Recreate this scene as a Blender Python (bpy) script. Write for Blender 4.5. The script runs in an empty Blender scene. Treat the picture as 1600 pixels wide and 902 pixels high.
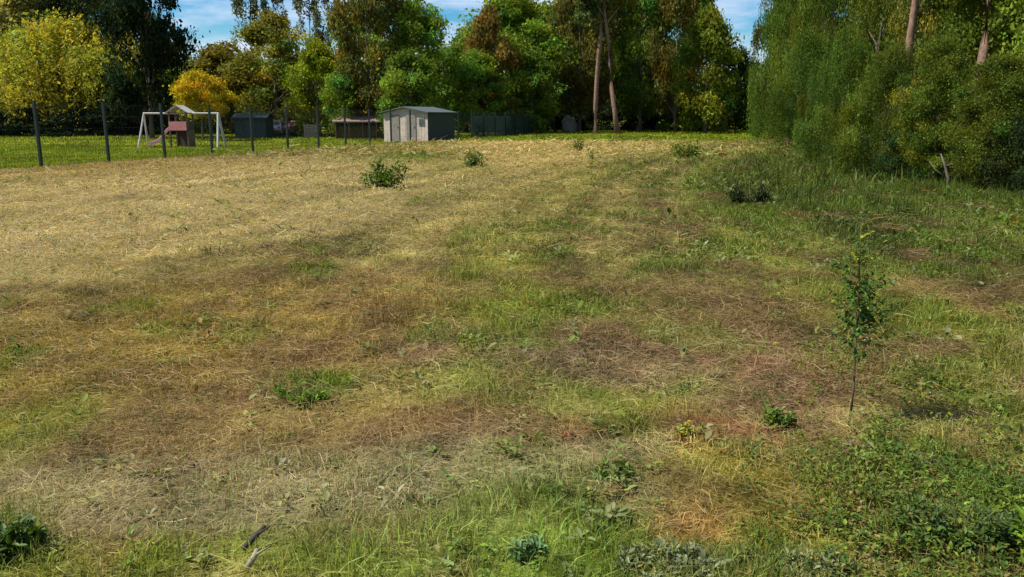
import bpy, bmesh, math, random
import numpy as np
from mathutils import Vector, Matrix

S = bpy.context.scene
COL = S.collection
R = math.radians
PI = math.pi

# ------------------------------------------------------------------ camera, world, sun, exposure
F = 1256.0                      # focal length in photo pixels (1600 wide)
PITCH = math.atan((451 - 184) / F)
EYE = 1.6
cd = bpy.data.cameras.new('camera')
cam = bpy.data.objects.new('camera', cd)
COL.objects.link(cam)
cam.location = (0, 0, EYE)
cam.rotation_euler = (PI / 2 - PITCH, 0, 0)
cd.sensor_width = 36
cd.lens = F / 1600 * 36
cd.clip_start = 0.05
cd.clip_end = 5000
S.camera = cam

SUN_EL, SUN_AZ = R(52), R(-98)    # high sun from the left, a little behind the lens
w = bpy.data.worlds.new('World')
S.world = w
w.use_nodes = True
nt = w.node_tree
nt.nodes.clear()
N = nt.nodes.new
out = N('ShaderNodeOutputWorld')
bg = N('ShaderNodeBackground')
sky = N('ShaderNodeTexSky')
sky.sky_type = 'NISHITA'
sky.sun_disc = False
sky.sun_elevation = SUN_EL
sky.sun_rotation = SUN_AZ
sky.air_density = 1.0
sky.dust_density = 0.2
sky.ozone_density = 3.0
geo = N('ShaderNodeTexCoord')
mp = N('ShaderNodeMapping')
mp.inputs['Scale'].default_value = (2.2, 2.2, 9.0)
mp.inputs['Location'].default_value = (3.1, 0.4, 1.9)
nz = N('ShaderNodeTexNoise')
nz.inputs['Scale'].default_value = 1.6
nz.inputs['Detail'].default_value = 8
nz.inputs['Roughness'].default_value = 0.58
cr = N('ShaderNodeValToRGB')
cr.color_ramp.elements[0].position = 0.42
cr.color_ramp.elements[1].position = 0.58
mx = N('ShaderNodeMix')
mx.data_type = 'RGBA'
mx.inputs['B'].default_value = (6.2, 7.0, 8.6, 1)
hs = N('ShaderNodeHueSaturation')
hs.inputs['Saturation'].default_value = 1.75
hs.inputs['Value'].default_value = 1.0
L = nt.links.new
L(geo.outputs['Generated'], mp.inputs['Vector'])
L(mp.outputs['Vector'], nz.inputs['Vector'])
L(nz.outputs['Fac'], cr.inputs['Fac'])
L(cr.outputs['Color'], mx.inputs['Factor'])
L(sky.outputs['Color'], hs.inputs['Color'])
L(hs.outputs['Color'], mx.inputs['A'])
L(mx.outputs['Result'], bg.inputs['Color'])
bg.inputs['Strength'].default_value = 0.062
L(bg.outputs['Background'], out.inputs['Surface'])

sd = bpy.data.lights.new('sun', 'SUN')
sd.energy = 4.2
sd.angle = R(0.5)
sd.color = (1.0, 0.95, 0.86)
sun = bpy.data.objects.new('sun', sd)
COL.objects.link(sun)
sdir = Vector((math.sin(SUN_AZ) * math.cos(SUN_EL), math.cos(SUN_AZ) * math.cos(SUN_EL), math.sin(SUN_EL)))
sun.rotation_euler = sdir.to_track_quat('Z', 'Y').to_euler()
sun.location = (0, 0, 60)

S.view_settings.view_transform = 'Standard'
S.view_settings.look = 'None'
S.view_settings.exposure = 0.98
S.view_settings.gamma = 1.0
S.cycles.max_bounces = 8
S.cycles.diffuse_bounces = 3
S.cycles.transmission_bounces = 4
S.cycles.transparent_max_bounces = 8

# ------------------------------------------------------------------ helpers
def P(px, py, z=0.0):
    """where the sight line through a photo pixel meets the level z"""
    u = (px - 800) / F; v = -(py - 451) / F
    dy = math.cos(PITCH) + v * math.sin(PITCH)
    dz = -math.sin(PITCH) + v * math.cos(PITCH)
    t = (z - EYE) / dz
    return u * t, dy * t

def X_at(px, Y):
    return (px - 800) / F * Y * math.cos(PITCH)

def Z_at(py, Y):
    v = -(py - 451) / F
    return EYE + Y * (-math.sin(PITCH) + v * math.cos(PITCH)) / (math.cos(PITCH) + v * math.sin(PITCH))

def lin(c):
    c = np.asarray(c, float) / 255.0
    return np.where(c <= 0.04045, c / 12.92, ((c + 0.055) / 1.055) ** 2.4)

def vnoise(x, y, seed=0):
    """smooth value noise, 0..1"""
    x = np.asarray(x, float); y = np.asarray(y, float)
    xi = np.floor(x).astype(np.int64); yi = np.floor(y).astype(np.int64)
    fx = x - xi; fy = y - yi
    fx = fx * fx * (3 - 2 * fx); fy = fy * fy * (3 - 2 * fy)
    def h(a, b):
        n = (a * 374761393 + b * 668265263 + seed * 1442695041) & 0x7fffffff
        n = ((n ^ (n >> 13)) * 1274126177) & 0x7fffffff
        return ((n ^ (n >> 16)) & 0xffff) / 65535.0
    return (h(xi, yi) * (1 - fx) + h(xi + 1, yi) * fx) * (1 - fy) + (h(xi, yi + 1) * (1 - fx) + h(xi + 1, yi + 1) * fx) * fy

def fbm(x, y, seed=0, o=4):
    s = 0; a = 0.5; t = 0
    for k in range(o):
        s = s + a * vnoise(x * 2 ** k, y * 2 ** k, seed + k * 17); t += a; a *= 0.5
    return s / t

def sstep(a, b, x):
    t = np.clip((x - a) / (b - a), 0, 1)
    return t * t * (3 - 2 * t)

FK, FR = 24.2, 0.32             # fence line X = FR*Y - FK
def beyond(x, y):               # metres beyond the fence (positive on the garden side)
    return ((FR * y - FK) - x) / math.sqrt(1 + FR * FR)

def height(x, y):
    x = np.asarray(x, float); y = np.asarray(y, float)
    s = beyond(x, y)
    dip = -0.42 * sstep(-3, 9, s) * np.exp(-((y - 52) / 26.0) ** 2)
    bank = 0.30 * sstep(0, 9, x - (1.5 + 0.22 * y)) * sstep(4, 16, y) * (1 - sstep(60, 90, y))
    und = 0.05 * (fbm(x * 0.35, y * 0.35, 5, 3) - 0.5) * sstep(2, 10, y)
    fine = 0.05 * (fbm(x * 2.2, y * 2.2, 9, 3) - 0.5) * (1 - sstep(12, 30, y))
    far = 2.5 * sstep(110, 400, np.hypot(x, y))
    return dip + bank + und + fine + far

def zg(x, y):
    return float(height(x, y))

MATS = {}
def mat(name, color, rough=0.8, metal=0.0, noise=0.12, scale=8.0, bump=0.0, spec=0.4, trans=0):
    if name in MATS: return MATS[name]
    m = bpy.data.materials.new(name); m.use_nodes = True
    t = m.node_tree; b = t.nodes['Principled BSDF']
    b.inputs['Roughness'].default_value = rough
    b.inputs['Metallic'].default_value = metal
    b.inputs['Specular IOR Level'].default_value = spec
    tc = t.nodes.new('ShaderNodeTexCoord'); n = t.nodes.new('ShaderNodeTexNoise')
    n.inputs['Scale'].default_value = scale; n.inputs['Detail'].default_value = 6
    mxx = t.nodes.new('ShaderNodeMix'); mxx.data_type = 'RGBA'
    c = np.array(color)
    mxx.inputs['A'].default_value = (*(c * (1 - noise * 2)), 1)
    mxx.inputs['B'].default_value = (*np.minimum(c * (1 + noise * 2), 0.95), 1)
    t.links.new(tc.outputs['Object'], n.inputs['Vector'])
    t.links.new(n.outputs['Fac'], mxx.inputs['Factor'])
    t.links.new(mxx.outputs['Result'], b.inputs['Base Color'])
    if bump:
        bm_ = t.nodes.new('ShaderNodeBump'); bm_.inputs['Strength'].default_value = bump
        t.links.new(n.outputs['Fac'], bm_.inputs['Height']); t.links.new(bm_.outputs['Normal'], b.inputs['Normal'])
    MATS[name] = m
    return m

def leaf_mat(name, attr=True, objcol=True, trans=0.45, gloss=0.06):
    m = bpy.data.materials.new(name); m.use_nodes = True
    t = m.node_tree; t.nodes.clear()
    o = t.nodes.new('ShaderNodeOutputMaterial')
    d = t.nodes.new('ShaderNodeBsdfDiffuse'); tr = t.nodes.new('ShaderNodeBsdfTranslucent')
    g = t.nodes.new('ShaderNodeBsdfGlossy'); g.inputs['Roughness'].default_value = 0.5
    g.inputs['Color'].default_value = (0.8, 0.85, 0.8, 1)
    m1 = t.nodes.new('ShaderNodeMixShader'); m1.inputs[0].default_value = trans
    m2 = t.nodes.new('ShaderNodeMixShader'); m2.inputs[0].default_value = gloss
    a = t.nodes.new('ShaderNodeAttribute'); a.attribute_name = 'Col'
    src = a.outputs['Color']
    if objcol:
        oi = t.nodes.new('ShaderNodeObjectInfo')
        mu = t.nodes.new('ShaderNodeMix'); mu.data_type = 'RGBA'; mu.blend_type = 'MULTIPLY'
        mu.inputs['Factor'].default_value = 1
        t.links.new(oi.outputs['Color'], mu.inputs['A']); t.links.new(src, mu.inputs['B'])
        src = mu.outputs['Result']
    t.links.new(src, d.inputs['Color'])
    ty = t.nodes.new('ShaderNodeMix'); ty.data_type = 'RGBA'; ty.blend_type = 'MULTIPLY'
    ty.inputs['Factor'].default_value = 1; ty.inputs['B'].default_value = (1.15, 1.1, 0.5, 1)
    t.links.new(src, ty.inputs['A']); t.links.new(ty.outputs['Result'], tr.inputs['Color'])
    t.links.new(d.outputs[0], m1.inputs[1]); t.links.new(tr.outputs[0], m1.inputs[2])
    t.links.new(m1.outputs[0], m2.inputs[1]); t.links.new(g.outputs[0], m2.inputs[2])
    t.links.new(m2.outputs[0], o.inputs['Surface'])
    return m

def mesh_np(name, V, Fq, cols=None, material=None, smooth=False):
    """V (n,3), Fq (m,k) index array, cols (m,3) per face colour"""
    V = np.ascontiguousarray(V, np.float32); Fq = np.ascontiguousarray(Fq, np.int32)
    me = bpy.data.meshes.new(name)
    me.vertices.add(len(V)); me.vertices.foreach_set('co', V.ravel())
    k = Fq.shape[1]
    me.loops.add(Fq.size); me.loops.foreach_set('vertex_index', Fq.ravel())
    me.polygons.add(len(Fq))
    me.polygons.foreach_set('loop_start', np.arange(0, Fq.size, k, dtype=np.int32))
    me.polygons.foreach_set('loop_total', np.full(len(Fq), k, np.int32))
    if smooth: me.polygons.foreach_set('use_smooth', np.ones(len(Fq), bool))
    me.update(calc_edges=True)
    if cols is not None:
        at = me.color_attributes.new('Col', 'FLOAT_COLOR', 'CORNER')
        c = np.ones((Fq.size, 4), np.float32)
        c[:, :3] = np.repeat(cols, k, axis=0)
        at.data.foreach_set('color', c.ravel())
    if material: me.materials.append(material)
    return me

def link(name, me, parent=None, loc=None, rz=0):
    o = bpy.data.objects.new(name, me); COL.objects.link(o)
    if parent: o.parent = parent
    if loc is not None: o.location = loc
    o.rotation_euler.z = rz
    return o

def tag(o, label=None, cat=None, group=None, kind=None):
    if label: o['label'] = label
    if cat: o['category'] = cat
    if group: o['group'] = group
    if kind: o['kind'] = kind
    return o

def empty(name, loc, rz=0):
    e = bpy.data.objects.new(name, None); COL.objects.link(e)
    e.location = loc; e.rotation_euler = (0, 0, rz); e.empty_display_size = 0.3
    return e

class MB:
    def __init__(self): self.bm = bmesh.new()
    def box(self, c, s, rz=0, rx=0, ry=0, bev=0.0):
        r = bmesh.ops.create_cube(self.bm, size=1)
        M = Matrix.Translation(c) @ Matrix.Rotation(rz, 4, 'Z') @ Matrix.Rotation(ry, 4, 'Y') @ Matrix.Rotation(rx, 4, 'X') @ Matrix.Diagonal((*s, 1))
        bmesh.ops.transform(self.bm, matrix=M, verts=r['verts'])
        if bev:
            es = list({e for v in r['verts'] for e in v.link_edges})
            bmesh.ops.bevel(self.bm, geom=es, offset=bev, segments=2, affect='EDGES')
        return self
    def cyl(self, a, b, r1, r2=None, seg=10, caps=True):
        a = Vector(a); b = Vector(b); d = b - a
        r2 = r1 if r2 is None else r2
        q = d.to_track_quat('Z', 'Y').to_matrix().to_4x4()
        r = bmesh.ops.create_cone(self.bm, cap_ends=caps, segments=seg, radius1=r1, radius2=r2, depth=d.length)
        bmesh.ops.transform(self.bm, matrix=Matrix.Translation((a + b) / 2) @ q, verts=r['verts'])
        return self
    def tube(self, pts, rad, seg=7):
        pts = [Vector(p) for p in pts]
        rings = []
        for i, p in enumerate(pts):
            d = (pts[min(i + 1, len(pts) - 1)] - pts[max(i - 1, 0)]).normalized()
            q = d.to_track_quat('Z', 'Y')
            rr = rad[i] if hasattr(rad, '__len__') else rad
            rings.append([self.bm.verts.new(p + q @ Vector((rr * math.cos(2 * PI * k / seg), rr * math.sin(2 * PI * k / seg), 0))) for k in range(seg)])
        for a, b in zip(rings[:-1], rings[1:]):
            for k in range(seg):
                self.bm.faces.new((a[k], a[(k + 1) % seg], b[(k + 1) % seg], b[k]))
        self.bm.faces.new(rings[0][::-1]); self.bm.faces.new(rings[-1])
        return self
    def prism(self, prof, y0, y1, axis='y'):
        """closed outline in x,z pushed from y0 to y1"""
        f = lambda p, t: (p[0], t, p[1]) if axis == 'y' else (t, p[0], p[1])
        A = [self.bm.verts.new(f(p, y0)) for p in prof]; B = [self.bm.verts.new(f(p, y1)) for p in prof]
        n = len(prof)
        for i in range(n):
            self.bm.faces.new((A[i], A[(i + 1) % n], B[(i + 1) % n], B[i]))
        self.bm.faces.new(A[::-1]); self.bm.faces.new(B)
        return self
    def mesh(self, name, material, smooth=False):
        me = bpy.data.meshes.new(name)
        bmesh.ops.recalc_face_normals(self.bm, faces=self.bm.faces)
        self.bm.to_mesh(me); self.bm.free()
        if smooth:
            for p in me.polygons: p.use_smooth = True
        me.materials.append(material)
        return me
    def build(self, name, material, parent=None, smooth=False):
        return link(name, self.mesh(name, material, smooth), parent)

rng = np.random.default_rng(11)

# ------------------------------------------------------------------ ground colours: what grows or lies where
BASE = (118, 108, 58)
PATCH = [  # photo px centre, half sizes, colour seen, weight
 (200,312,340,48,(168,150,108),4),(0,385,180,60,(160,144,104),3.4),(430,300,210,42,(162,148,106),2.8),(620,300,110,22,(146,132,84),1),
 (200,268,260,14,(150,124,78),1.5),(820,246,75,22,(176,154,104),4),(930,230,140,12,(164,146,92),4),(1150,238,80,12,(146,130,80),2.2),
 (850,300,200,40,(130,125,64),1.2),(1000,260,140,22,(126,120,60),1.2),(300,510,260,55,(124,104,50),1.3),(60,560,120,60,(112,94,44),1.2),
 (130,470,160,18,(98,82,42),1.4),(270,400,150,12,(110,98,50),.9),(520,460,200,40,(130,108,58),1.2),(250,590,120,22,(140,114,60),1),
 (520,560,60,40,(134,108,66),1),(60,640,90,45,(126,112,40),1.2),(460,612,42,25,(84,116,26),1.4),(230,612,120,18,(118,116,38),1.1),
 (700,400,150,40,(112,112,52),1),(720,350,40,15,(128,130,40),.8),(820,480,90,35,(104,116,36),1.2),(960,410,160,40,(112,108,46),1),
 (660,545,65,28,(120,96,76),1.4),(870,575,70,22,(112,96,72),1.2),(1000,515,80,20,(106,88,62),1.2),(900,520,90,22,(96,110,40),.9),
 (1205,575,140,40,(104,76,62),1.8),(960,560,130,26,(108,88,70),1.4),(1140,610,90,28,(106,84,64),1.2),(1050,590,60,25,(84,100,38),.8),(1105,690,110,24,(108,72,50),1.7),
 (930,690,110,26,(100,74,46),1.6),(640,690,110,22,(120,88,54),1.2),(770,620,120,35,(100,108,48),.9),(250,665,170,40,(132,108,70),1.2),
 (100,742,360,36,(130,117,84),3.0),(450,752,320,34,(130,124,90),3.0),(740,728,260,34,(130,121,86),2.6),(980,790,140,30,(118,114,74),1.2),
 (650,840,260,40,(96,110,46),1.6),(830,825,140,60,(90,114,38),1.6),(250,862,220,26,(106,108,40),1.6),(20,830,60,45,(60,78,24),1.8),
 (590,812,90,18,(126,112,76),1.2),(400,870,60,20,(140,128,84),.8),(1070,822,60,34,(160,118,66),1.8),(1210,800,130,46,(140,128,50),1.8),
 (1050,875,100,20,(112,120,86),1.4),(1260,880,60,25,(110,116,80),1),(1430,800,160,80,(74,84,38),1.6),(1500,620,130,50,(110,94,60),1.2),
 (1500,430,130,70,(90,82,44),1.6),(1420,320,220,70,(66,78,30),3.4),(1230,330,110,70,(74,90,28),2.2),(1270,255,120,30,(76,88,28),2.4),
 (1330,470,80,60,(96,104,34),1.2),(1360,600,90,50,(90,102,30),1.2),(1430,460,50,40,(116,90,62),1),(1280,664,90,20,(132,116,78),1.3),
 (1420,660,60,18,(128,114,80),.8),(1500,880,120,20,(98,70,48),1.2),(1100,450,140,50,(108,96,54),1),(1160,370,80,40,(104,104,44),.9),
 (1225,325,70,12,(110,86,36),.8),(1590,820,25,90,(84,112,22),1.4),(700,262,80,10,(112,118,40),1),(640,250,90,8,(90,106,28),1.1),
]
PW = []
for px, py, rx, ry, c, wt in PATCH:
    x0, y0 = P(px, py); _, ya = P(px, max(py - ry, 205)); _, yb = P(px, py + ry)
    PW.append((x0, y0, rx / F * y0 * 1.02, max(abs(ya - y0), 0.01), max(abs(yb - y0), 0.01), lin(c), wt))

def veg_colour(x, y):
    """(n,3) colour of what covers the ground, as it looks in the sun"""
    wx = x + (fbm(x * 1.1, y * 1.1, 31, 3) - .5) * 0.16 * np.clip(y, 2, 20); wy = y + (fbm(x * 1.1 + 9, y * 1.1, 41, 3) - .5) * 0.25 * np.clip(y, 2, 20)
    acc = np.tile(lin(BASE) * 0.35, (len(x), 1)); ws = np.full(len(x), 0.35)
    for x0, y0, rx, ra, rb, c, wt in PW:
        ry = np.where(wy > y0, ra, rb)
        g = wt * np.exp(-0.9 * (((wx - x0) / rx) ** 2 + ((wy - y0) / ry) ** 2) ** 1.1)
        acc += g[:, None] * c; ws += g
    c = acc / ws[:, None]
    pale = sstep(.12, .24, c[:, 1]) * sstep(.045, .08, c[:, 2])
    # mowing rows that swing away to the right
    u = x - 0.0085 * (y - 6) ** 2 + .25 * (fbm(x * .5, y * .2, 70, 2) - .5)
    row = (fbm(u * 1.05, y * 0.045, 77, 3) - .5) * sstep(5.5, 9, y)
    swath = sstep(.46, .60, vnoise(u * .62, y * .03, 79)) * sstep(6, 10, y) * (1 - sstep(46, 52, y))
    right = sstep(1.0, 4.5, x - .12 * y)
    line = np.sin(u * 2 * PI / 1.35 + 3.2 * fbm(u * .4, y * .12, 83, 2)) * (.5 + .8 * vnoise(u * .7, y * .1, 85)) * sstep(5, 9, y) * (1 - sstep(44, 52, y))
    mott = (fbm(x * 7, y * 5, 55, 3) - .5) * (1 - .6 * sstep(14, 30, y))
    c = c * (1 - .45 * (swath * (1 - right))[:, None]) + lin((158, 142, 92)) * (.45 * swath * (1 - right))[:, None]
    spot = fbm(x * 2.3, y * 1.9, 52, 5) - .5
    c = c * np.clip(1 + (1.5 * row + 1.3 * spot + .22 * line + 1.2 * mott) * (1 - .5 * pale), .35, 2)[:, None]
    gr = np.clip((fbm(x * 1.5, y * 1.2, 91, 5) - .52) * 9, 0, 1) * 0.42 * (1 - .8 * pale)
    br = np.clip((fbm(x * 1.9 + 7, y * 1.5, 95, 5) - .55) * 10, 0, 1) * 0.5 * (1 - .8 * pale)
    c = c * (1 - br[:, None]) + lin((98, 74, 52)) * br[:, None]
    c = c * (1 - gr[:, None]) + lin((92, 112, 34)) * gr[:, None]
    fs = beyond(x, y) + (fbm(x * .8, y * .8, 3, 3) - .5) * 1.2
    edge = sstep(53, 58, y + (fbm(x * .25, y * .25, 8, 3) - .5) * 6)
    edge = np.maximum(edge, sstep(-0.3, 0.4, fs))
    edge = edge * (1 - 0.0)
    lp = fbm(x * .45, y * .3, 15, 4)
    lawn = lin((104, 116, 18)) * (0.45 + 1.15 * lp)[:, None] + lin((120, 104, 50)) * (.5 * sstep(.5, .7, fbm(x * .7, y * .4, 19, 3)))[:, None]
    c = c * (1 - edge[:, None]) + lawn * edge[:, None]
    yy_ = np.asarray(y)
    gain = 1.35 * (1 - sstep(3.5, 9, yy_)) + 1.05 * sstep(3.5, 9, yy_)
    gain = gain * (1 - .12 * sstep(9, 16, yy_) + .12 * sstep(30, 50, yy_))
    return np.clip(c * gain[:, None], 0.006, 0.9), edge

GAIN = 1.0
# ------------------------------------------------------------------ ground sheet
def axis(a, b, n, k):
    t = np.linspace(-1, 1, n); s = np.sinh(t * k) / math.sinh(k)
    return np.where(s < 0, -s * a, s * b)
gx = axis(-700, 700, 420, 6.2)
gy = axis(-60, 900, 640, 5.4) + 3
GX, GY = np.meshgrid(gx, gy)
fx, fy = GX.ravel(), GY.ravel()
gV = np.stack([fx, fy, height(fx, fy)], 1)
nx, ny = len(gx), len(gy)
ii = (np.arange(ny - 1)[:, None] * nx + np.arange(nx - 1)[None, :]).ravel()
gF = np.stack([ii, ii + 1, ii + 1 + nx, ii + nx], 1)
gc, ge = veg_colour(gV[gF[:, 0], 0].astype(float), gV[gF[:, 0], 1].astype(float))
gm = bpy.data.materials.new('field_soil'); gm.use_nodes = True
t = gm.node_tree; b = t.nodes['Principled BSDF']; b.inputs['Roughness'].default_value = 1; b.inputs['Specular IOR Level'].default_value = 0.05
a = t.nodes.new('ShaderNodeAttribute'); a.attribute_name = 'Col'
tc = t.nodes.new('ShaderNodeTexCoord')
n1 = t.nodes.new('ShaderNodeTexNoise'); n1.inputs['Scale'].default_value = 28; n1.inputs['Detail'].default_value = 8; n1.inputs['Roughness'].default_value = .7
rp = t.nodes.new('ShaderNodeValToRGB'); rp.color_ramp.elements[0].position = .35; rp.color_ramp.elements[0].color = (.35, .32, .26, 1)
rp.color_ramp.elements[1].position = .68; rp.color_ramp.elements[1].color = (1, 1, 1, 1)
mu = t.nodes.new('ShaderNodeMix'); mu.data_type = 'RGBA'; mu.blend_type = 'MULTIPLY'; mu.inputs['Factor'].default_value = 1
t.links.new(tc.outputs['Object'], n1.inputs['Vector']); t.links.new(n1.outputs['Fac'], rp.inputs['Fac'])
t.links.new(a.outputs['Color'], mu.inputs['A']); t.links.new(rp.outputs['Color'], mu.inputs['B'])
t.links.new(mu.outputs['Result'], b.inputs['Base Color'])
bp = t.nodes.new('ShaderNodeBump'); bp.inputs['Strength'].default_value = .6; bp.inputs['Distance'].default_value = .03
t.links.new(n1.outputs['Fac'], bp.inputs['Height']); t.links.new(bp.outputs['Normal'], b.inputs['Normal'])
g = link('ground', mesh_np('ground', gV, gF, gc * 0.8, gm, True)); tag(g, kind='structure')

# ------------------------------------------------------------------ grass, straw and small leaves
grass_mat = leaf_mat('grass_blade', objcol=False, trans=.35, gloss=.012)
def scatter(n, y0, y1, margin=1.25, power=1.0):
    """points in the wedge the lens sees plus a margin, denser near the lens"""
    y = y0 + (y1 - y0) * rng.random(n) ** power
    # even density over the wedge: accept by width
    hw = (y * 0.66 + 1.0) * margin * 0.92
    x = (rng.random(n) * 2 - 1) * hw
    return x, y

def blades(x, y, hgt, wid, lean, cols, curl=0.4):
    """each blade: a bent strip of two quads ending narrow (5 verts -> quad + tri as quads)"""
    n = len(x)
    a = rng.random(n) * 2 * PI; la = rng.random(n) * 2 * PI
    z = height(x, y)
    wdx, wdy = np.cos(a) * wid / 2, np.sin(a) * wid / 2
    lx, ly = np.cos(la) * np.sin(lean) * hgt, np.sin(la) * np.sin(lean) * hgt
    lz = np.cos(lean) * hgt
    V = np.zeros((n, 6, 3))
    V[:, 0] = np.stack([x - wdx, y - wdy, z - .004], 1); V[:, 1] = np.stack([x + wdx, y + wdy, z - .004], 1)
    mx_, my_, mz_ = x + lx * .42, y + ly * .42, z + lz * .6
    V[:, 2] = np.stack([mx_ + wdx * .85, my_ + wdy * .85, mz_], 1); V[:, 3] = np.stack([mx_ - wdx * .85, my_ - wdy * .85, mz_], 1)
    tx, ty, tz = x + lx * (1 + curl * .3), y + ly * (1 + curl * .3), z + lz * (1 - curl * .15)
    V[:, 4] = np.stack([tx + wdx * .18, ty + wdy * .18, tz], 1); V[:, 5] = np.stack([tx - wdx * .18, ty - wdy * .18, tz], 1)
    o = np.arange(n)[:, None] * 6
    Fq = np.concatenate([o + np.array([0, 1, 2, 3]), o + np.array([3, 2, 4, 5])], 1).reshape(-1, 4)
    return V.reshape(-1, 3), Fq, np.repeat(cols, 2, axis=0)

def straws(x, y, ln, wid, cols, tilt=0.25, lift=0.02):
    """loose cut stalks: thin strips lying about, crossing at all angles"""
    n = len(x)
    a = rng.random(n) * 2 * PI; el = rng.normal(0, tilt, n)
    z = height(x, y) + np.abs(rng.normal(0, lift, n)) + np.abs(np.sin(el)) * ln * .5 + .003
    dx, dy, dz = np.cos(a) * np.cos(el) * ln / 2, np.sin(a) * np.cos(el) * ln / 2, np.sin(el) * ln / 2
    px_, py_ = -np.sin(a) * wid / 2, np.cos(a) * wid / 2
    roll = rng.normal(0, .6, n); pz = np.sin(roll) * wid / 2
    bx_, by_ = rng.normal(0, .16, n) * ln, rng.normal(0, .16, n) * ln; bz = np.abs(rng.normal(0, .07, n)) * ln
    e0 = np.stack([x - dx, y - dy, z - dz], 1); e1 = np.stack([x + bx_, y + by_, z + bz], 1); e2 = np.stack([x + dx, y + dy, z + dz], 1)
    pv = np.stack([px_, py_, pz], 1)
    V = np.stack([e0 - pv, e1 - pv, e2 - pv * .5, e2 + pv * .5, e1 + pv, e0 + pv], 1)
    o = np.arange(n)[:, None] * 6
    Fq = np.concatenate([o + np.array([0, 1, 4, 5]), o + np.array([1, 2, 3, 4])], 1).reshape(-1, 4)
    return V.reshape(-1, 3), Fq, np.repeat(cols, 2, axis=0)

def tufty(x, y, s=1.0):
    return sstep(.38, .62, fbm(x * 3.1 * s, y * 3.1 * s, 60, 3))

def jitter(c, n, s=.28, hue=.10):
    v = np.exp(rng.normal(0, s, n))[:, None]
    h = 1 + rng.normal(0, hue, (n, 3))
    return np.clip(c * v * h, .005, .85)

def greenness(c):      # 0 dry .. 1 green, from the patch colour
    return np.clip((c[:, 1] / np.maximum(c[:, 0], .01) - .78) * 3.2, 0, 1)

GV, GF, GC, goff = [], [], [], 0
def add(store, VFC):
    V, Fq, C = VFC
    off = store['n']; store['V'].append(V); store['F'].append(Fq + off); store['C'].append(C); store['n'] += len(V)
mk = lambda: dict(V=[], F=[], C=[], n=0)
st_grass, st_straw, st_lawn, st_leaf = mk(), mk(), mk(), mk()

zones = [  # y0, y1, blades, height, width, straws, straw length, straw width
 (1.6, 4.5, 130000, .058, .0036, 120000, .060, .0019),
 (4.5, 9, 170000, .062, .0056, 200000, .078, .0029),
 (9, 18, 190000, .068, .0105, 220000, .105, .0056),
 (18, 34, 160000, .085, .0240, 200000, .15, .012),
 (34, 60, 220000, .10, .034, 60000, .34, .040),
 (60, 105, 130000, .14, .07, 0, 0, 0),
]
for y0, y1, nb, hh, ww, ns, sl, sw in zones:
    # equal density over the wedge within the zone
    x, y = scatter(nb, y0, y1)
    keep = rng.random(nb) < (y * .66 + 1) / (y1 * .66 + 1)
    x, y = x[keep], y[keep]
    c, edge = veg_colour(x, y)
    gz = greenness(c)
    tu = tufty(x, y)
    keep = rng.random(len(x)) < np.clip(.20 + .75 * gz * (.35 + .65 * tu) + .25 * tu, 0, 1) + edge
    x, y, c, edge, gz, tu = x[keep], y[keep], c[keep], edge[keep], gz[keep], tu[keep]
    n = len(x)
    # a share of the blades is fresh green even in dry places
    fresh = (rng.random(n) < (.12 + .28 * gz))[:, None]
    c = np.where(fresh, c * .6 + lin((86, 112, 30)) * .5, c)
    c = jitter(c, n)
    hgt = hh * (.45 + .9 * rng.random(n)) * (.35 + .7 * gz + .4 * tu + .9 * tu * sstep(.5, .75, fbm(x * 1.8, y * 1.8, 63, 2))) * (1 - .35 * edge)
    wid = ww * (.6 + .9 * rng.random(n))
    foot = sstep(-6, -1, x - (9.6 + (y - 17) * .25)) * sstep(12, 17, y) * (1 - sstep(70, 80, y)) * (edge < .5)
    hgt = hgt * (1 + 2.2 * foot * rng.random(n)); c = c * (1 - .55 * foot[:, None]) + lin((70, 88, 24)) * (.42 * foot[:, None])
    lean = np.abs(rng.normal(.55, .35, n))
    L_ = edge > .5
    add(st_grass, blades(x[~L_], y[~L_], hgt[~L_], wid[~L_], lean[~L_], c[~L_]))
    if L_.any(): add(st_lawn, blades(x[L_], y[L_], hgt[L_], wid[L_], lean[L_], c[L_]))
    if ns:
        x, y = scatter(ns, y0, y1)
        keep = rng.random(ns) < (y * .66 + 1) / (y1 * .66 + 1)
        x, y = x[keep], y[keep]
        c, edge = veg_colour(x, y); gz = greenness(c)
        keep = (rng.random(len(x)) < np.clip(1.0 - .75 * gz, 0.1, 1)) & (edge < .4)
        x, y, c = x[keep], y[keep], c[keep]; n = len(x)
        dry = (rng.random(n) < .55)[:, None]
        c = np.where(dry, c * .75 + lin((176, 154, 110)) * .25, c)
        c = jitter(c, n, .22, .05)
        add(st_straw, straws(x, y, sl * np.exp(rng.normal(-.1, .5, n)).clip(.2, 2.4), sw * (.6 + .8 * rng.random(n)), c))

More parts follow.
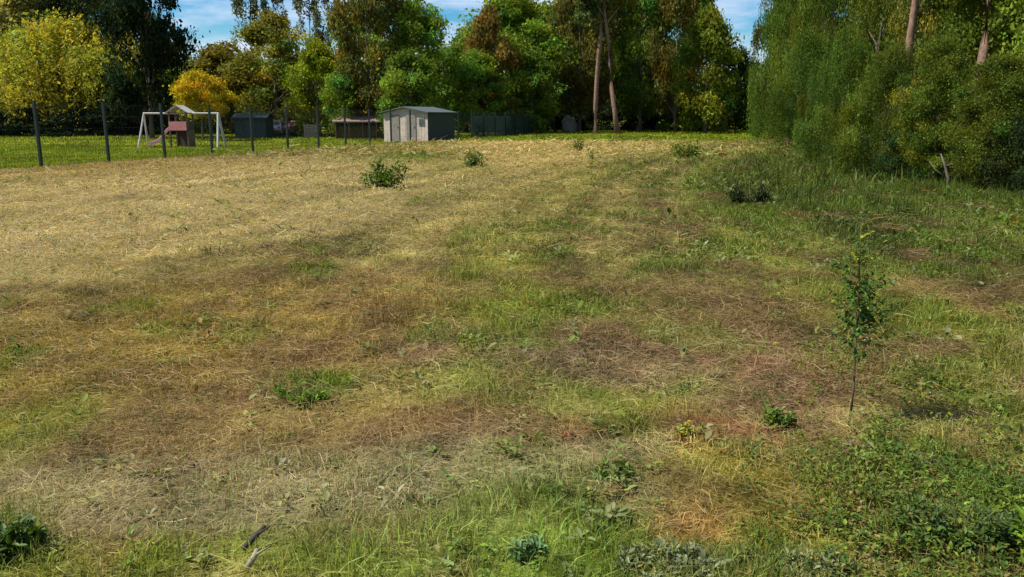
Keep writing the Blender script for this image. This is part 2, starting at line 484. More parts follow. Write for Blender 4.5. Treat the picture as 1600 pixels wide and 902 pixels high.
def leaflets(x, y, z, size, az, el, cols, asp=.55):
    """pointed little leaf of two quads with a fold"""
    n = len(x)
    d = np.stack([np.cos(az) * np.cos(el), np.sin(az) * np.cos(el), np.sin(el)], 1)
    s = np.stack([-np.sin(az), np.cos(az), np.zeros(n)], 1)
    up = np.cross(d, s)
    o = np.stack([x, y, z], 1); sz = size[:, None]
    V = np.zeros((n, 6, 3))
    V[:, 0] = o; V[:, 1] = o + d * sz * .45 + s * sz * asp * .5 + up * sz * .08
    V[:, 2] = o + d * sz * .85 + s * sz * asp * .28 - up * sz * .02; V[:, 3] = o + d * sz - up * sz * .12
    V[:, 4] = o + d * sz * .85 - s * sz * asp * .28 - up * sz * .02; V[:, 5] = o + d * sz * .45 - s * sz * asp * .5 + up * sz * .08
    b_ = np.arange(n)[:, None] * 6
    Fq = np.concatenate([b_ + np.array([0, 1, 2, 3]), b_ + np.array([0, 3, 4, 5])], 1).reshape(-1, 4)
    return V.reshape(-1, 3), Fq, np.repeat(cols, 2, axis=0)

# low broad-leaved weeds: small rosettes everywhere the turf is green
for y0, y1, nr, sz, k in ((1.6, 5, 2600, .040, 9), (5, 11, 3600, .055, 8), (11, 24, 4200, .085, 7), (24, 50, 2600, .16, 6)):
    x, y = scatter(nr, y0, y1)
    c, edge = veg_colour(x, y); gz = greenness(c)
    keep = (rng.random(nr) < .10 + .8 * gz * tufty(x + 4, y, .5)) & (edge < .4)
    x, y, c = x[keep], y[keep], c[keep]
    n = len(x); idx = np.repeat(np.arange(n), k)
    s = sz * (.5 + 1.0 * rng.random(n)); hgt = s * (.3 + 2.0 * rng.random(n) ** 2)
    az = rng.random(n * k) * 2 * PI; el = rng.normal(.25, .4, n * k)
    r = rng.random(n * k) * s[idx] * .9
    lx, ly = x[idx] + np.cos(az) * r, y[idx] + np.sin(az) * r
    lz = height(lx, ly) + rng.random(n * k) * hgt[idx] + .008
    tint = np.where((rng.random(n) < .05)[:, None], lin((130, 84, 54)), np.where((rng.random(n) < .25)[:, None], lin((112, 124, 88)), lin((76, 104, 34))))
    cc = jitter((c * .45 + tint * .6)[idx], n * k, .22, .06)
    add(st_leaf, leaflets(lx, ly, lz, s[idx] * (.6 + .6 * rng.random(n * k)), az, el, cc))

# the taller dark weeds of the right foreground
for _ in range(520):
    px, py = rng.normal(1450, 130), rng.normal(800, 75)
    if _ % 4 == 0: px, py = rng.normal(1300, 140), rng.normal(620, 120)
    if px < 1150 or px > 1760 or py < 420: continue
    x0, y0 = P(px, py)
    k = 26; hgt = .05 + .09 * rng.random()
    az = rng.random(k) * 2 * PI; r = .05 * rng.random(k) ** .6
    lx, ly = x0 + np.cos(az) * r, y0 + np.sin(az) * r
    lz = height(lx, ly) + hgt * rng.random(k)
    c = lin((70, 92, 36)) if rng.random() < .5 else (lin((104, 118, 40)) if rng.random() < .7 else lin((120, 104, 60)))
    add(st_leaf, leaflets(lx, ly, lz, .012 + .018 * rng.random(k), az, rng.normal(.2, .6, k), jitter(np.tile(c, (k, 1)), k, .2, .06)))

def finish(st, name, label, cat):
    V = np.concatenate(st['V']); Fq = np.concatenate(st['F']); C = np.concatenate(st['C'])
    o = link(name, mesh_np(name, V, Fq, C * GAIN, grass_mat))
    return tag(o, label, cat, kind='stuff')
finish(st_grass, 'grass', 'short mown grass, dry and green in patches, covering the field', 'grass')
finish(st_straw, 'cut_straw', 'loose dry stalks of cut hay scattered over the mown field', 'straw')
finish(st_lawn, 'lawn_grass', 'bright green lawn beyond the mesh fence and before the wood', 'lawn')
finish(st_leaf, 'ground_weeds', 'low broad-leaved weeds growing among the mown grass', 'weeds')

# ------------------------------------------------------------------ trees
leafm = leaf_mat('tree_leaf', trans=.45, gloss=.004)
def bark(name, c):
    return mat(name, c, .95, 0, .30, 3.0, .8, .1)
bark_grey = bark('bark_grey', (.13, .105, .08))
bark_pine = mat('bark_pine', (.19, .12, .085), .95, 0, .46, 7.0, 1.0, .1)
bark_dark = bark('bark_dark', (.06, .05, .038))

def quads_leaf(c, size, r, droop=0.0, asp=.6):
    n = len(c)
    a = r.normal(size=(n, 3)); a /= np.linalg.norm(a, axis=1)[:, None]
    if droop: a = a * (1 - droop) + np.array([0, 0, -1]) * droop; a /= np.linalg.norm(a, axis=1)[:, None]
    b_ = r.normal(size=(n, 3)); b_ = np.cross(a, b_); b_ /= np.linalg.norm(b_, axis=1)[:, None]
    s = (size * np.exp(r.normal(-.08, .38, n)).clip(.35, 2.0))[:, None]
    V = np.stack([c - a * s * .5, c + b_ * s * asp * .5 + a * s * .05, c + a * s * .5, c - b_ * s * asp * .5 + a * s * .05], 1)
    return V.reshape(-1, 3)

def crown_mesh(kind, seed, H, Rr, leaf, nclump, per, z0):
    r = np.random.default_rng(seed)
    cents, rad = [], []
    # uneven envelope: lobes with their own reach
    lob = r.random(9) * .45 + .72
    tries = 0
    while len(cents) < nclump and tries < nclump * 40:
        tries += 1
        a = r.random() * 2 * PI; q = r.random() ** .5
        z = r.random()
        if kind == 'broad': prof = math.sin(PI * min(1, (z * .86 + .14))) ** .55
        elif kind == 'weeping': prof = math.sin(PI * min(1, (z * .80 + .20))) ** .6
        elif kind == 'poplar': prof = math.sin(PI * min(1, (z * .85 + .12))) ** .6
        elif kind == 'pine': prof = (math.sin(PI * min(1, z * .8 + .2)) ** .5) * (.6 + .4 * r.random())
        else: prof = math.sqrt(max(0, 1 - z * z * .85))
        l = lob[int((a / (2 * PI) * 4.999)) + (4 if z > .5 else 0)]
        rr = prof * Rr * l * (.35 + .65 * q)
        c = np.array([math.cos(a) * rr, math.sin(a) * rr, z0 + (H - z0) * z * (.86 + .18 * l)])
        cents.append(c); rad.append((.16 + .16 * r.random()) * Rr * (1 if kind != 'poplar' else 1.6))
    P_, C_ = [], []
    tone = []
    for c, ra in zip(cents, rad):
        n = int(per * (.6 + .8 * r.random()))
        if kind == 'weeping':
            # hanging strands
            ns = max(3, n // 22)
            a = r.random(ns) * 2 * PI; q = r.random(ns) ** .5 * ra
            top = c + np.stack([np.cos(a) * q, np.sin(a) * q, r.normal(0, ra * .35, ns)], 1)
            ln = (1.2 + 2.6 * r.random(ns)) * ra
            t_ = r.random((ns, 22))
            pts = top[:, None, :] + np.stack([t_ * 0 + r.normal(0, leaf * .35, (ns, 22)), r.normal(0, leaf * .35, (ns, 22)), -t_ * ln[:, None]], 2)
            pts = pts.reshape(-1, 3)
            lo = .1 + 2.0 * r.random() ** 2.2 if c[2] < H * .5 else .3
            pts = pts[pts[:, 2] > lo + r.random(len(pts)) * .5]
        else:
            d = r.normal(size=(n, 3)); d /= np.linalg.norm(d, axis=1)[:, None]
            q = r.random(n) ** (1 / 2.4)
            sc = np.array([1.15, 1.15, .72]) if kind != 'poplar' else np.array([.7, .7, 1.7])
            if kind == 'pine': sc = np.array([1.2, 1.2, .42])
            pts = c + d * (q * ra)[:, None] * sc + r.normal(0, ra * .12, (n, 3))
            pts[:, 2] = np.maximum(pts[:, 2], .05 + r.random(n) * .2)
        out_ = r.random(len(pts)) < .10
        pts[out_] += (pts[out_] - c) * .8 * r.random((out_.sum(), 1)) + r.normal(0, ra * .12, (out_.sum(), 3)); pts[:, 2] = np.maximum(pts[:, 2], .05 + .3 * r.random(len(pts)))
        P_.append(pts)
        tn = math.exp(r.normal(0, .26)); hu = r.normal(0, .16)
        col = np.clip(np.exp(r.normal(0, .22, len(pts)))[:, None] * tn * np.array([1 + hu, 1, 1 - hu]) , 0, 3)
        C_.append(col)
    pts = np.concatenate(P_); C = np.concatenate(C_)
    V = quads_leaf(pts, leaf, r, .55 if kind == 'weeping' else .0, .4 if kind == 'weeping' else .62)
    Fq = np.arange(len(pts))[:, None] * 4 + np.array([0, 1, 2, 3])
    return mesh_np(kind + '_crown', V, Fq, C, leafm), cents

def trunk_mesh(kind, seed, H, Rr, z0, cents, material, rt):
    r = random.Random(seed)
    m = MB()
    top = H * (.93 if kind in ('pine', 'poplar') else .72)
    k = 9; pts = []; x = y = 0
    for i in range(k + 1):
        pts.append((x, y, top * i / k - (.25 if i == 0 else 0))); x += r.uniform(-.02, .02) * H * .5; y += r.uniform(-.02, .02) * H * .5
    rads = [rt * (1.35 if i == 0 else 1) * (1 - .85 * i / k) for i in range(k + 1)]
    m.tube(pts, rads, 9)
    cs = sorted(cents, key=lambda c: r.random())[:26]
    for c in cs:
        zb = max(z0 * .75, c[2] - (abs(c[0]) + abs(c[1])) * .55 - .3 * r.random())
        zb = min(zb, top * .95); f_ = zb / top * k; i = int(min(f_, k - 1)); tt = f_ - i
        p0 = Vector(pts[i]).lerp(Vector(pts[i + 1]), tt); p1 = Vector(c)
        mid = p0.lerp(p1, .5) + Vector((r.uniform(-.1, .1), r.uniform(-.1, .1), .12)) * Rr
        r0 = rt * (1 - .85 * zb / top) * .55
        m.tube([p0, mid, p1], [r0, r0 * .6, r0 * .2], 5)
    return m.mesh(kind + '_trunk', material, True)

PROTO = {}
def proto(key, kind, H, Rr, leaf, nclump, per, z0, bk, rt, nvar=2):
    PROTO[key] = []
    for v in range(nvar):
        sd_ = hash((len(key), ord(key[0]), v)) % 9973 + v * 13
        sd_ = (ord(key[0]) * 31 + len(key) * 7 + v * 101)
        cm, cents = crown_mesh(kind, sd_, H, Rr, leaf, nclump, per, z0)
        tm = trunk_mesh(kind, sd_, H, Rr, z0, cents, bk, rt)
        PROTO[key].append((cm, tm, H, Rr))
proto('oak', 'broad', 16, 6, .36, 85, 330, 2.2, bark_grey, .32, 4)
proto('maple', 'broad', 10, 4.5, .30, 70, 300, 1.2, bark_grey, .2, 2)
proto('standard', 'broad', 10, 5.0, .30, 60, 300, 4.2, bark_grey, .2, 1)
proto('willow', 'weeping', 10, 5.5, .22, 75, 700, 2.2, bark_grey, .3, 2)
proto('poplar', 'poplar', 20, 2.0, .30, 60, 130, 3, bark_grey, .2, 2)
proto('pine', 'pine', 19, 3.4, .26, 40, 420, 9.5, bark_pine, .30, 2)
proto('birch', 'weeping', 13, 4.4, .15, 74, 1350, .4, bark_grey, .2, 2)
proto('near_tree', 'broad', 13, 4.6, .17, 110, 620, 1.4, bark_grey, .2, 2)
proto('shrub', 'shrub', 3.2, 2.6, .24, 34, 200, .15, bark_dark, .06, 3)
proto('near_shrub', 'shrub', 2.4, 1.9, .085, 45, 480, .05, bark_dark, .04, 2)

def tree(key, px, Y, top, hw, colr, label, name=None, cat='tree', group=None, var=0, rz=None, lean=None, X=None):
    cm, tm, H, Rr = PROTO[key][var % len(PROTO[key])]
    x = X_at(px, Y) if X is None else X
    h = (Z_at(top, Y) - zg(x, Y)); rad = hw / F * Y
    nm = name or {'oak': 'broadleaf_tree', 'maple': 'broadleaf_tree', 'standard': 'broadleaf_tree', 'willow': 'willow_tree', 'poplar': 'poplar_tree', 'pine': 'pine_tree', 'birch': 'weeping_tree',
                  'near_tree': 'broadleaf_tree', 'shrub': 'shrub', 'near_shrub': 'shrub'}[key]
    e = empty(nm, (x, Y, zg(x, Y)), rz if rz is not None else (px * 1.7 + Y) % 6.28)
    e.scale = (rad / Rr, rad / Rr, h / H)
    if lean: e.rotation_euler = (lean[0], lean[1], 0)
    tag(e, label, cat, group)
    t_ = link('trunk', tm, e); c_ = link('crown', cm, e)
    c_.color = (*(np.array(colr)), 1)
    return e

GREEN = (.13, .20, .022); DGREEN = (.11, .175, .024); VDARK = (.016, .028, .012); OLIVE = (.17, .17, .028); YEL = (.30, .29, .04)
BROWN = (.14, .13, .03); PALE = (.24, .24, .08); GOLD = (.42, .25, .02); YG = (.19, .24, .02); COPPER = (.16, .115, .028); GREYG = (.10, .12, .07)

GL = 'trees behind the garden'; GW = 'trees of the wood'; GB = 'trees at the back of the wood'
tree('willow', 105, 86, 34, 140, YEL, 'yellow-green weeping tree at the far left behind the garden hedge', group=GL)
tree('willow', -10, 90, 28, 110, (.25, .25, .03), 'olive weeping tree cut by the left edge of the photo', group=GL, var=1)
tree('oak', 50, 96, -60, 125, PALE, 'tall pale olive tree rising behind the yellow weeping tree', group=GL, var=1)
tree('oak', 235, 74, -110, 62, VDARK, 'very dark tall tree between the yellow weeping tree and the open sky', group=GL, var=2)
tree('oak', 180, 90, -90, 70, VDARK, 'dark tree just left of and behind the darkest tall tree', group=GL, var=3)
tree('standard', 315, 68, 122, 43, (.44, .33, .02), 'small golden orange tree in front of the brown-olive tree', group=GL)
tree('maple', 345, 86, 84, 66, BROWN, 'low brown-olive tree below the gap of open sky', group=GL, var=1)
tree('maple', 250, 88, 100, 45, DGREEN, 'low dark green tree at the foot of the darkest tall tree', group=GL, var=1)
tree('oak', 428, 82, 36, 70, OLIVE, 'rounded olive-green tree below the thin poplars', group=GL, var=3)
tree('maple', 500, 78, 75, 48, YG, 'small yellow-green tree right of the rounded olive tree', group=GL)
for i, (px, Y, top, hw, lb) in enumerate(((396, 120, -60, 19, 'first thin poplar right of the open sky gap'), (436, 124, -75, 20, 'second thin poplar from the open sky gap'),
                             (486, 118, -70, 18, 'third thin poplar, left one of the closer pair'), (520, 116, -80, 20, 'fourth thin poplar, beside the big brown-olive tree'))):
    tree('poplar', px, Y, top, hw, GREYG, lb, group='thin poplars', var=i)
tree('oak', 580, 74, -50, 52, (.125, .115, .025), 'big brown-olive tree right of the thin poplars', group=GW)
tree('oak', 655, 76, 10, 56, GREEN, 'round green tree left of the notch of sky over the pale shed', group=GW, var=1)
tree('maple', 640, 68, 92, 58, DGREEN, 'low dark green tree behind the pale shed', group=GW)
tree('maple', 545, 74, 110, 40, DGREEN, 'low green tree behind the red-brown shed', group=GW, var=1)
tree('oak', 800, 88, 4, 72, GREEN, 'broad green tree right of the notch of sky', group=GW, var=2)
tree('maple', 762, 82, 30, 42, COPPER, 'copper-brown tree among the green trees right of the sky notch', group=GW)
tree('maple', 745, 79, 92, 50, GREEN, 'low green tree under the copper-brown tree', group=GW, var=1)
tree('maple', 830, 84, 95, 48, DGREEN, 'low dark tree behind the far end of the mesh fence', group=GW)
tree('oak', 905, 92, -70, 55, (.13, .125, .03), 'tall olive tree behind the two pink-barked pines', group=GW, var=3)
tree('pine', 931, 82, -190, 46, (.10, .12, .03), 'upright pine with pinkish bare trunk in the middle of the wood', group=GW)
tree('pine', 966, 82, -160, 46, (.08, .11, .03), 'pine with leaning pinkish trunk right of the upright pine', group=GW, var=1, lean=(0, R(-6)))
tree('oak', 1000, 94, -60, 55, DGREEN, 'dark green tree right of the leaning pine', group=GW)
tree('oak', 1055, 90, -60, 40, (.125, .115, .025), 'brownish narrow tree between the dark tree and the yellow-green one', group=GW, var=1)
tree('maple', 1103, 82, 28, 52, (.13, .17, .02), 'yellow-green tree just left of the narrow sky gap', group=GW)
tree('maple', 1150, 84, 88, 40, (.06, .095, .018), 'low dark tree under the narrow sky gap', group=GW, var=1)
back = [(-60, 118, -60, 90, GREEN), (100, 120, -20, 80, OLIVE), (575, 112, 30, 60, DGREEN), (640, 116, 50, 60, DGREEN), (745, 118, 45, 60, DGREEN), (815, 114, 30, 60, GREEN), (880, 112, -40, 60, DGREEN),
        (950, 118, -70, 70, DGREEN), (1020, 112, -60, 60, GREEN), (1085, 108, -30, 42, DGREEN), (1230, 96, -60, 48, DGREEN), (1300, 84, -80, 70, DGREEN),
        (1400, 66, -120, 90, DGREEN), (1520, 54, -160, 110, DGREEN), (1650, 44, -200, 130, DGREEN), (1160, 122, 112, 50, DGREEN), (480, 112, 95, 60, DGREEN), (400, 116, 100, 50, DGREEN)]
back += [(300, 128, 100, 55, DGREEN), (230, 126, 90, 55, DGREEN), (350, 132, 118, 45, OLIVE), (700, 124, 80, 55, DGREEN), (920, 124, -30, 60, DGREEN)]
bl = ['behind the left-edge weeping tree', 'behind the yellow weeping tree', 'behind the big brown-olive tree', 'behind the pale shed', 'below the notch of sky', 'behind the broad green tree',
      'left of the pines', 'behind the leaning pine', 'behind the dark green tree', 'behind the yellow-green tree', 'right of the narrow sky gap', 'behind the first hanging tree',
      'behind the middle of the hanging trees', 'behind the right-hand trees', 'past the right edge of the photo', 'low under the narrow sky gap', 'low behind the small yellow-green tree', 'low under the first thin poplars',
      'low beyond the golden orange tree', 'beyond the darkest tall tree', 'lowest, under the gap of open sky', 'under the notch of sky and right of the pale shed roof', 'beyond the upright pine']
for i, (px, Y, top, hw, c) in enumerate(back):
    tree('oak', px, Y, top, hw, c, 'far background tree ' + bl[i], group=GB, var=i)
GR = 'trees along the right edge of the field'
tree('birch', 1232, 54, -120, 56, (.080, .118, .015), 'first hanging green tree, right of the narrow sky gap', group=GR)
tree('birch', 1292, 45, -160, 62, (.072, .105, .014), 'second hanging tree along the right edge of the field', group=GR, var=1)
tree('birch', 1362, 37, -200, 84, (.10, .122, .016), 'third hanging tree, with long strands reaching the grass', group=GR)
tree('near_tree', 1465, 32, -230, 80, (.14, .15, .028), 'brownish leafy tree right of the hanging trees', group=GR)
tree('near_tree', 1580, 28, -290, 110, (.14, .19, .022), 'bright-leaved tree filling the upper right corner', group=GR, var=1)
tree('near_tree', 1730, 22, -400, 160, GREEN, 'leafy tree cut by the right edge of the photo', group=GR)
tree('birch', 1520, 33, -220, 90, (.08, .125, .02), 'hanging tree behind the upper right leafy trees', group=GR, var=1)
tree('pine', 1410, 27.6, -620, 80, DGREEN, 'pine whose pink trunk shows at the top left of the right-hand trees', group=GR)
tree('pine', 1516, 25.2, -700, 90, DGREEN, 'pine whose pink trunk shows near the upper right corner', group=GR, var=1)

# shrubs under the trees
GS = 'shrubs under the wood'
sh = [(-60, 80, 170, 60), (30, 80, 174, 60), (110, 80, 176, 60), (185, 81, 174, 50), (250, 84, 170, 48), (565, 88, 160, 42), (700, 90, 150, 46), (770, 92, 152, 44), (825, 94, 150, 44), (868, 97, 158, 34),
      (905, 99, 165, 28), (985, 98, 160, 40), (1040, 97, 150, 42), (1095, 96, 165, 32), (1135, 95, 168, 30), (1190, 90, 150, 34), (450, 90, 160, 50), (380, 90, 155, 50)]
sh += [(590, 104, 150, 60), (660, 106, 148, 60), (930, 106, 150, 60), (1010, 105, 145, 60), (1075, 104, 150, 50), (300, 100, 160, 60), (850, 108, 150, 60), (1150, 104, 150, 50)]
sl_ = ['at the left edge of the far hedge', 'left of the first fence post', 'right of the first fence post', 'behind the second fence post', 'behind the pale swing frame', 'behind the red-brown shed', 'right of the pale shed',
       'under the copper-brown tree', 'under the broad green tree', 'left of the grey boundary stone', 'behind the grey boundary stone', 'right of the leaning pine', 'under the brownish narrow tree',
       'under the yellow-green tree', 'under the narrow sky gap', 'where the hanging trees begin', 'behind the parked cars', 'behind the dark green shed', 'far back left of the pale shed', 'far back behind the pale shed', 'far back between the two pines', 'far back behind the leaning pine',
       'far back behind the brownish narrow tree', 'far back under the golden orange tree', 'far back behind the grey boulder', 'far back at the narrow sky gap']
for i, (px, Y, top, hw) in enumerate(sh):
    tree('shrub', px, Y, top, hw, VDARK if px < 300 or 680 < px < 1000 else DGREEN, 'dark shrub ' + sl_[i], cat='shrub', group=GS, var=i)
GN = 'shrubs along the right edge'
hg = [(1210, 56, 70, 36, (.075, .125, .014)), (1258, 37, 50, 56, (.062, .105, .014)), (1318, 27, 55, 64, (.070, .112, .015)), (1384, 21, 75, 66, (.075, .105, .013)), (1462, 18.3, 72, 60, (.105, .14, .017)), (1556, 16.4, 95, 66, (.095, .12, .015))]
hl = ['first from the narrow sky gap', 'second from the narrow sky gap', 'third from the narrow sky gap', 'beside the leaning grey stem', 'right of the leaning grey stem', 'in front of the upper right leafy trees']
for i, (px, Y, top, hw, c) in enumerate(hg):
    tree('birch' if i < 4 else 'near_tree', px, Y, top, hw, c, ('low front hanging tree, ' if i < 4 else 'low front leafy tree, ') + hl[i], group='low hanging trees along the right edge', var=i)
ns_ = [(1350, 23.5, 205, 44, (.05, .085, .016)), (1425, 19.3, 215, 44, (.04, .065, .016)), (1620, 15.5, 190, 60, (.03, .045, .014)), (1720, 18, 110, 110, GREEN)]  # third shrub: shade of hollows is put into its dark leaf colour
nl = ['below the third low hanging tree', 'dark and low by the leaning grey stem', 'with leaf colour darkened for hollow shade at the right edge of the photo', 'outside the right edge beside the field']
for i, (px, Y, top, hw, c) in enumerate(ns_):
    tree('near_shrub', px, Y, top, hw, c, 'leafy shrub ' + nl[i], cat='shrub', group=GN, var=i)

# bare stems leaning out of the right-hand thicket
def bare_stem(px, py, h, lx, ly, label):
    x, y = P(px, py); e = MB()
    pts = [(0, 0, -.1), (lx * .2, ly * .2, h * .3), (lx * .55, ly * .5, h * .65), (lx, ly, h)]
    e.tube(pts, [.045, .036, .026, .01], 7)
    e.tube([pts[1], (lx * .2 - .25, .1, h * .55), (lx * .2 - .35, .2, h * .8)], [.02, .014, .005], 5)
    e.tube([pts[2], (lx * .6 + .3, -.1, h * .85)], [.016, .005], 5)
    o = e.build('bare_stem', bark_grey, None, True); o.location = (x, y, zg(x, y))
    tag(o, label, 'stem')
bare_stem(1483, 306, .75, -.22, .1, 'leaning grey bare stem at the near foot of the right thicket')

# ------------------------------------------------------------------ mesh fence
fg = mat('fence_green', (.009, .020, .017), .5, 0, .12, 20, 0, .4)
fence = empty('mesh_fence', (FR * 15 - FK, 15, 0))
tag(fence, 'dark green wire mesh fence on posts running from the left towards the wood', 'fence')
ys = []
Y = 26.9
dY = 2.76
yy = Y - dY * 5
while yy < 93: ys.append(yy); yy += dY
org = Vector(fence.location)
HF = 2.15
wire = MB()
prev = None
for k, yv in enumerate(ys):
    x = FR * yv - FK; z = zg(x, yv)
    p = MB(); p.box((0, 0, HF / 2 - .1), (.085, .085, HF + .2), rz=math.atan(-FR)); p.box((0, 0, HF + .012), (.10, .10, .024), rz=math.atan(-FR))
    me = p.mesh('post', fg); o = link('post', me, fence); o.location = Vector((x, yv, z)) - org
    if prev:
        x0, y0, z0 = prev
        for hz in (.06, .46, .86, 1.26, 1.66, 2.06):
            wire.cyl((x0 - org.x, y0 - org.y, z0 + hz), (x - org.x, yv - org.y, z + hz), .003, seg=4, caps=False)
        nv = 28
        for q in range(nv):
            s_ = (q + .5) / nv
            xx, y_, z_ = x0 + (x - x0) * s_ - org.x, y0 + (yv - y0) * s_ - org.y, z0 + (z - z0) * s_
            wire.cyl((xx, y_, z_ + .04), (xx, y_, z_ + 2.1), .003, seg=3, caps=False)
    prev = (x, yv, z)
wire.build('wire_mesh', fg, fence)
nm = MB()
yn = [v for v in ys if v > 64]
for a_, b2 in zip(yn[:-1], yn[1:]):
    xa, xb = FR * a_ - FK, FR * b2 - FK; za, zb = zg(xa, a_), zg(xb, b2)
    lv_ = 26; cl = 22
    for q in range(lv_):
        h_ = .12 + q * 1.68 / lv_
        nm.cyl((xa - org.x - .06, a_ - org.y, za + h_), (xb - org.x - .06, b2 - org.y, zb + h_), .022, seg=4, caps=False)
nm.build('windbreak_netting', mat('netting_green', (.012, .045, .036), .8, 0, .15, 4), fence)

# ------------------------------------------------------------------ pale shed behind the fence
beige = mat('pale_timber', (.43, .36, .29), .85, 0, .22, 2.5)
roofm = mat('roof_felt', (.055, .072, .072), .7, 0, .15, 3)
teal = mat('dark_teal_paint', (.020, .038, .038), .6, 0, .15, 3)
dark = mat('dark_gap', (.02, .02, .02), .9)
wtrim = mat('weathered_trim', (.19, .165, .14), .8, 0, .2, 5)
sx, sy = X_at(668, 56), 56.0
shed = empty('garden_shed', (sx, sy, zg(sx, sy)), R(-28))
tag(shed, 'pale timber shed with grey roof and dark side wall behind the fence', 'shed')
W, D, Hw, Hr = 3.7, 3.4, 1.98, .36       # front runs to -x from the near corner, side runs back +y
f = MB()
for i in range(14):
    f.box((-W + W / 14 * (i + .5), .02 + (.006 if i % 2 else 0), Hw / 2), (W / 14 - .012, .04, Hw))
f.build('front_wall', beige, shed)
b_ = MB(); b_.box((-W / 2, D / 2 + .06, Hw / 2), (W - .04, D - .06, Hw - .01)); b_.build('body', teal, shed)
s = MB()
for i in range(9): s.box((.012, D / 2 + .03, .12 + i * .215), (.03, D - .04, .2), ry=R(4))
s.build('side_wall', teal, shed)
rf = MB()
rf.prism([(-W - .2, Hw - .02), (-W - .2, Hw + .05), (-W / 2, Hw + Hr + .07), (.2, Hw + .05), (.2, Hw - .02), (-W / 2, Hw + Hr)], -.25, D + .2)
rf.build('roof', roofm, shed)
gb = MB(); gb.prism([(-W, Hw), (-W / 2, Hw + Hr - .01), (0, Hw)], .0, .05); gb.build('gable', beige, shed)
for xx in (-2.75, -1.35):
    dr = MB(); dr.box((xx, -.03, .95), (.78, .04, 1.8)); d_ = dr.build('door', wtrim, shed)
    hd = MB(); hd.box((xx + .3, -.065, 1.0), (.03, .03, .14)); hd.build('handle', dark, d_)
wn = MB(); wn.box((-.48, -.02, 1.35), (.46, .03, .5)); wf = wn.build('window', wtrim, shed)
gl = MB(); gl.box((-.48, -.04, 1.35), (.36, .012, .4)); gl.build('pane', mat('shed_glass', (.05, .06, .07), .1, 0, .05, 2, 0, .8), wf)

# ------------------------------------------------------------------ red-brown shed, dark green shed
rb = mat('red_brown_roof', (.20, .13, .105), .85, 0, .2, 3)
rw = mat('brown_timber', (.15, .095, .045), .85, 0, .2, 3)
def small_shed(name, px, Y, wpx, hh, roof, wall, label, rz=0, rise=.35, open_front=False):
    x = X_at(px, Y); e = empty(name, (x, Y, zg(x, Y)), rz); tag(e, label, 'shed')
    W = wpx / F * Y; D = 2.4
    m = MB()
    if open_front:
        m.box((0, D - .04, hh / 2), (W, .06, hh)); m.box((-W / 2 + .03, D / 2, hh / 2), (.06, D, hh - .01)); m.box((W / 2 - .03, D / 2, hh / 2), (.06, D, hh - .01))
        for q in range(1, 4): m.box((-W / 2 + W * q / 4, .06, hh / 2), (.1, .1, hh))
        m.build('wall', wall, e)
        lg = MB(); rr = random.Random(4)
        for a_ in range(34):
            for c_ in range(7):
                lg.cyl((-W / 2 + .15 + a_ * (W - .3) / 33, .35 + rr.uniform(-.05, .05), .12 + c_ * .15), (-W / 2 + .15 + a_ * (W - .3) / 33, 1.3, .12 + c_ * .15), .066, seg=7)
        lg.build('log_stack', mat('cut_logs', (.16, .10, .045), .9, 0, .25, 6), e)
    else:
        for q in range(int(W / .2)): m.box((-W / 2 + .2 * q + .1, .02, hh / 2), (.185, .05, hh))
        m.box((0, D / 2 + .06, hh / 2), (W - .02, D - .06, hh - .01)); m.build('wall', wall, e)
        dd = MB(); dd.box((0, -.03, .9), (.85, .05, 1.75)); dd.build('door', mat('door_green', (.03, .045, .04), .6), e)
    r_ = MB(); r_.prism([(-.25, hh - .02), (-.25, hh + .07), (D / 2, hh + rise + .08), (D + .2, hh + .07), (D + .2, hh - .02), (D / 2, hh + rise)], -W / 2 - .2, W / 2 + .2, axis='x')
    r_.build('roof', roof, e)
    return e
small_shed('log_store', 566, 72, 84, 1.45, rb, rw, 'low red-brown log store left of the pale timber shed', 0, .45, True)
small_shed('metal_shed', 390, 74, 48, 1.75, teal, teal, 'dark green metal shed beside the golden orange tree', 0, .4)

# ------------------------------------------------------------------ swing and slide frame
pw = mat('pale_painted_wood', (.38, .38, .36), .7, 0, .1, 6)
pink = mat('faded_pink_plastic', (.75, .36, .38), .5, 0, .12, 2)
redp = mat('faded_red_canopy', (.60, .22, .21), .7, 0, .15, 3)
brn = mat('play_tower_wood', (.12, .075, .05), .8, 0, .2, 5)
Yp = 57.0; xp = X_at(268, Yp)
play = empty('swing_and_slide', (xp, Yp, zg(xp, Yp)))
tag(play, 'pale swing frame with a pink slide standing on the lawn', 'play frame')
k_ = Yp / F
for x0, dx in ((-1.9, .25), (3.25, -.1)):
    for sy_ in (-1, 1):
        m = MB(); m.cyl((x0 - dx, sy_ * .8, -.05), (x0, 0, 2.28), .085 if x0 > 0 else .06); m.build('leg', pw, play)
m = MB(); m.cyl((-1.95, 0, 2.3), (3.3, 0, 2.3), .06); m.build('crossbeam', pw, play)
m = MB()
for q in (0.05, 1.25): 
    for z_ in (-.55, .55): m.box((q, z_, 1.2), (.1, .1, 2.4))
m.box((.65, 0, 1.15), (1.3, 1.2, .06)); m.box((.65, .58, 1.45), (1.3, .04, .55)); m.box((1.28, 0, .6), (.05, 1.1, 1.1)); m.box((.65, .55, .6), (1.2, .04, 1.1))
m.build('tower', brn, play)
m = MB(); m.prism([(-.15, 2.35), (.65, 2.85), (1.45, 2.35), (1.45, 2.3), (.65, 2.78), (-.15, 2.3)], -.7, .7); m.build('canopy', pw, play)
m = MB(); m.box((.62, -.62, 1.45), (1.2, .05, .6)); m.build('front_panel', redp, play)
m = MB()
pts = [(-.02, 1.32), (-.35, 1.12), (-.75, .62), (-1.1, .32), (-1.6, .2)]
pr = pts + [(p[0], p[1] - .05) for p in reversed(pts)]
m.prism(pr, -.42, .42)
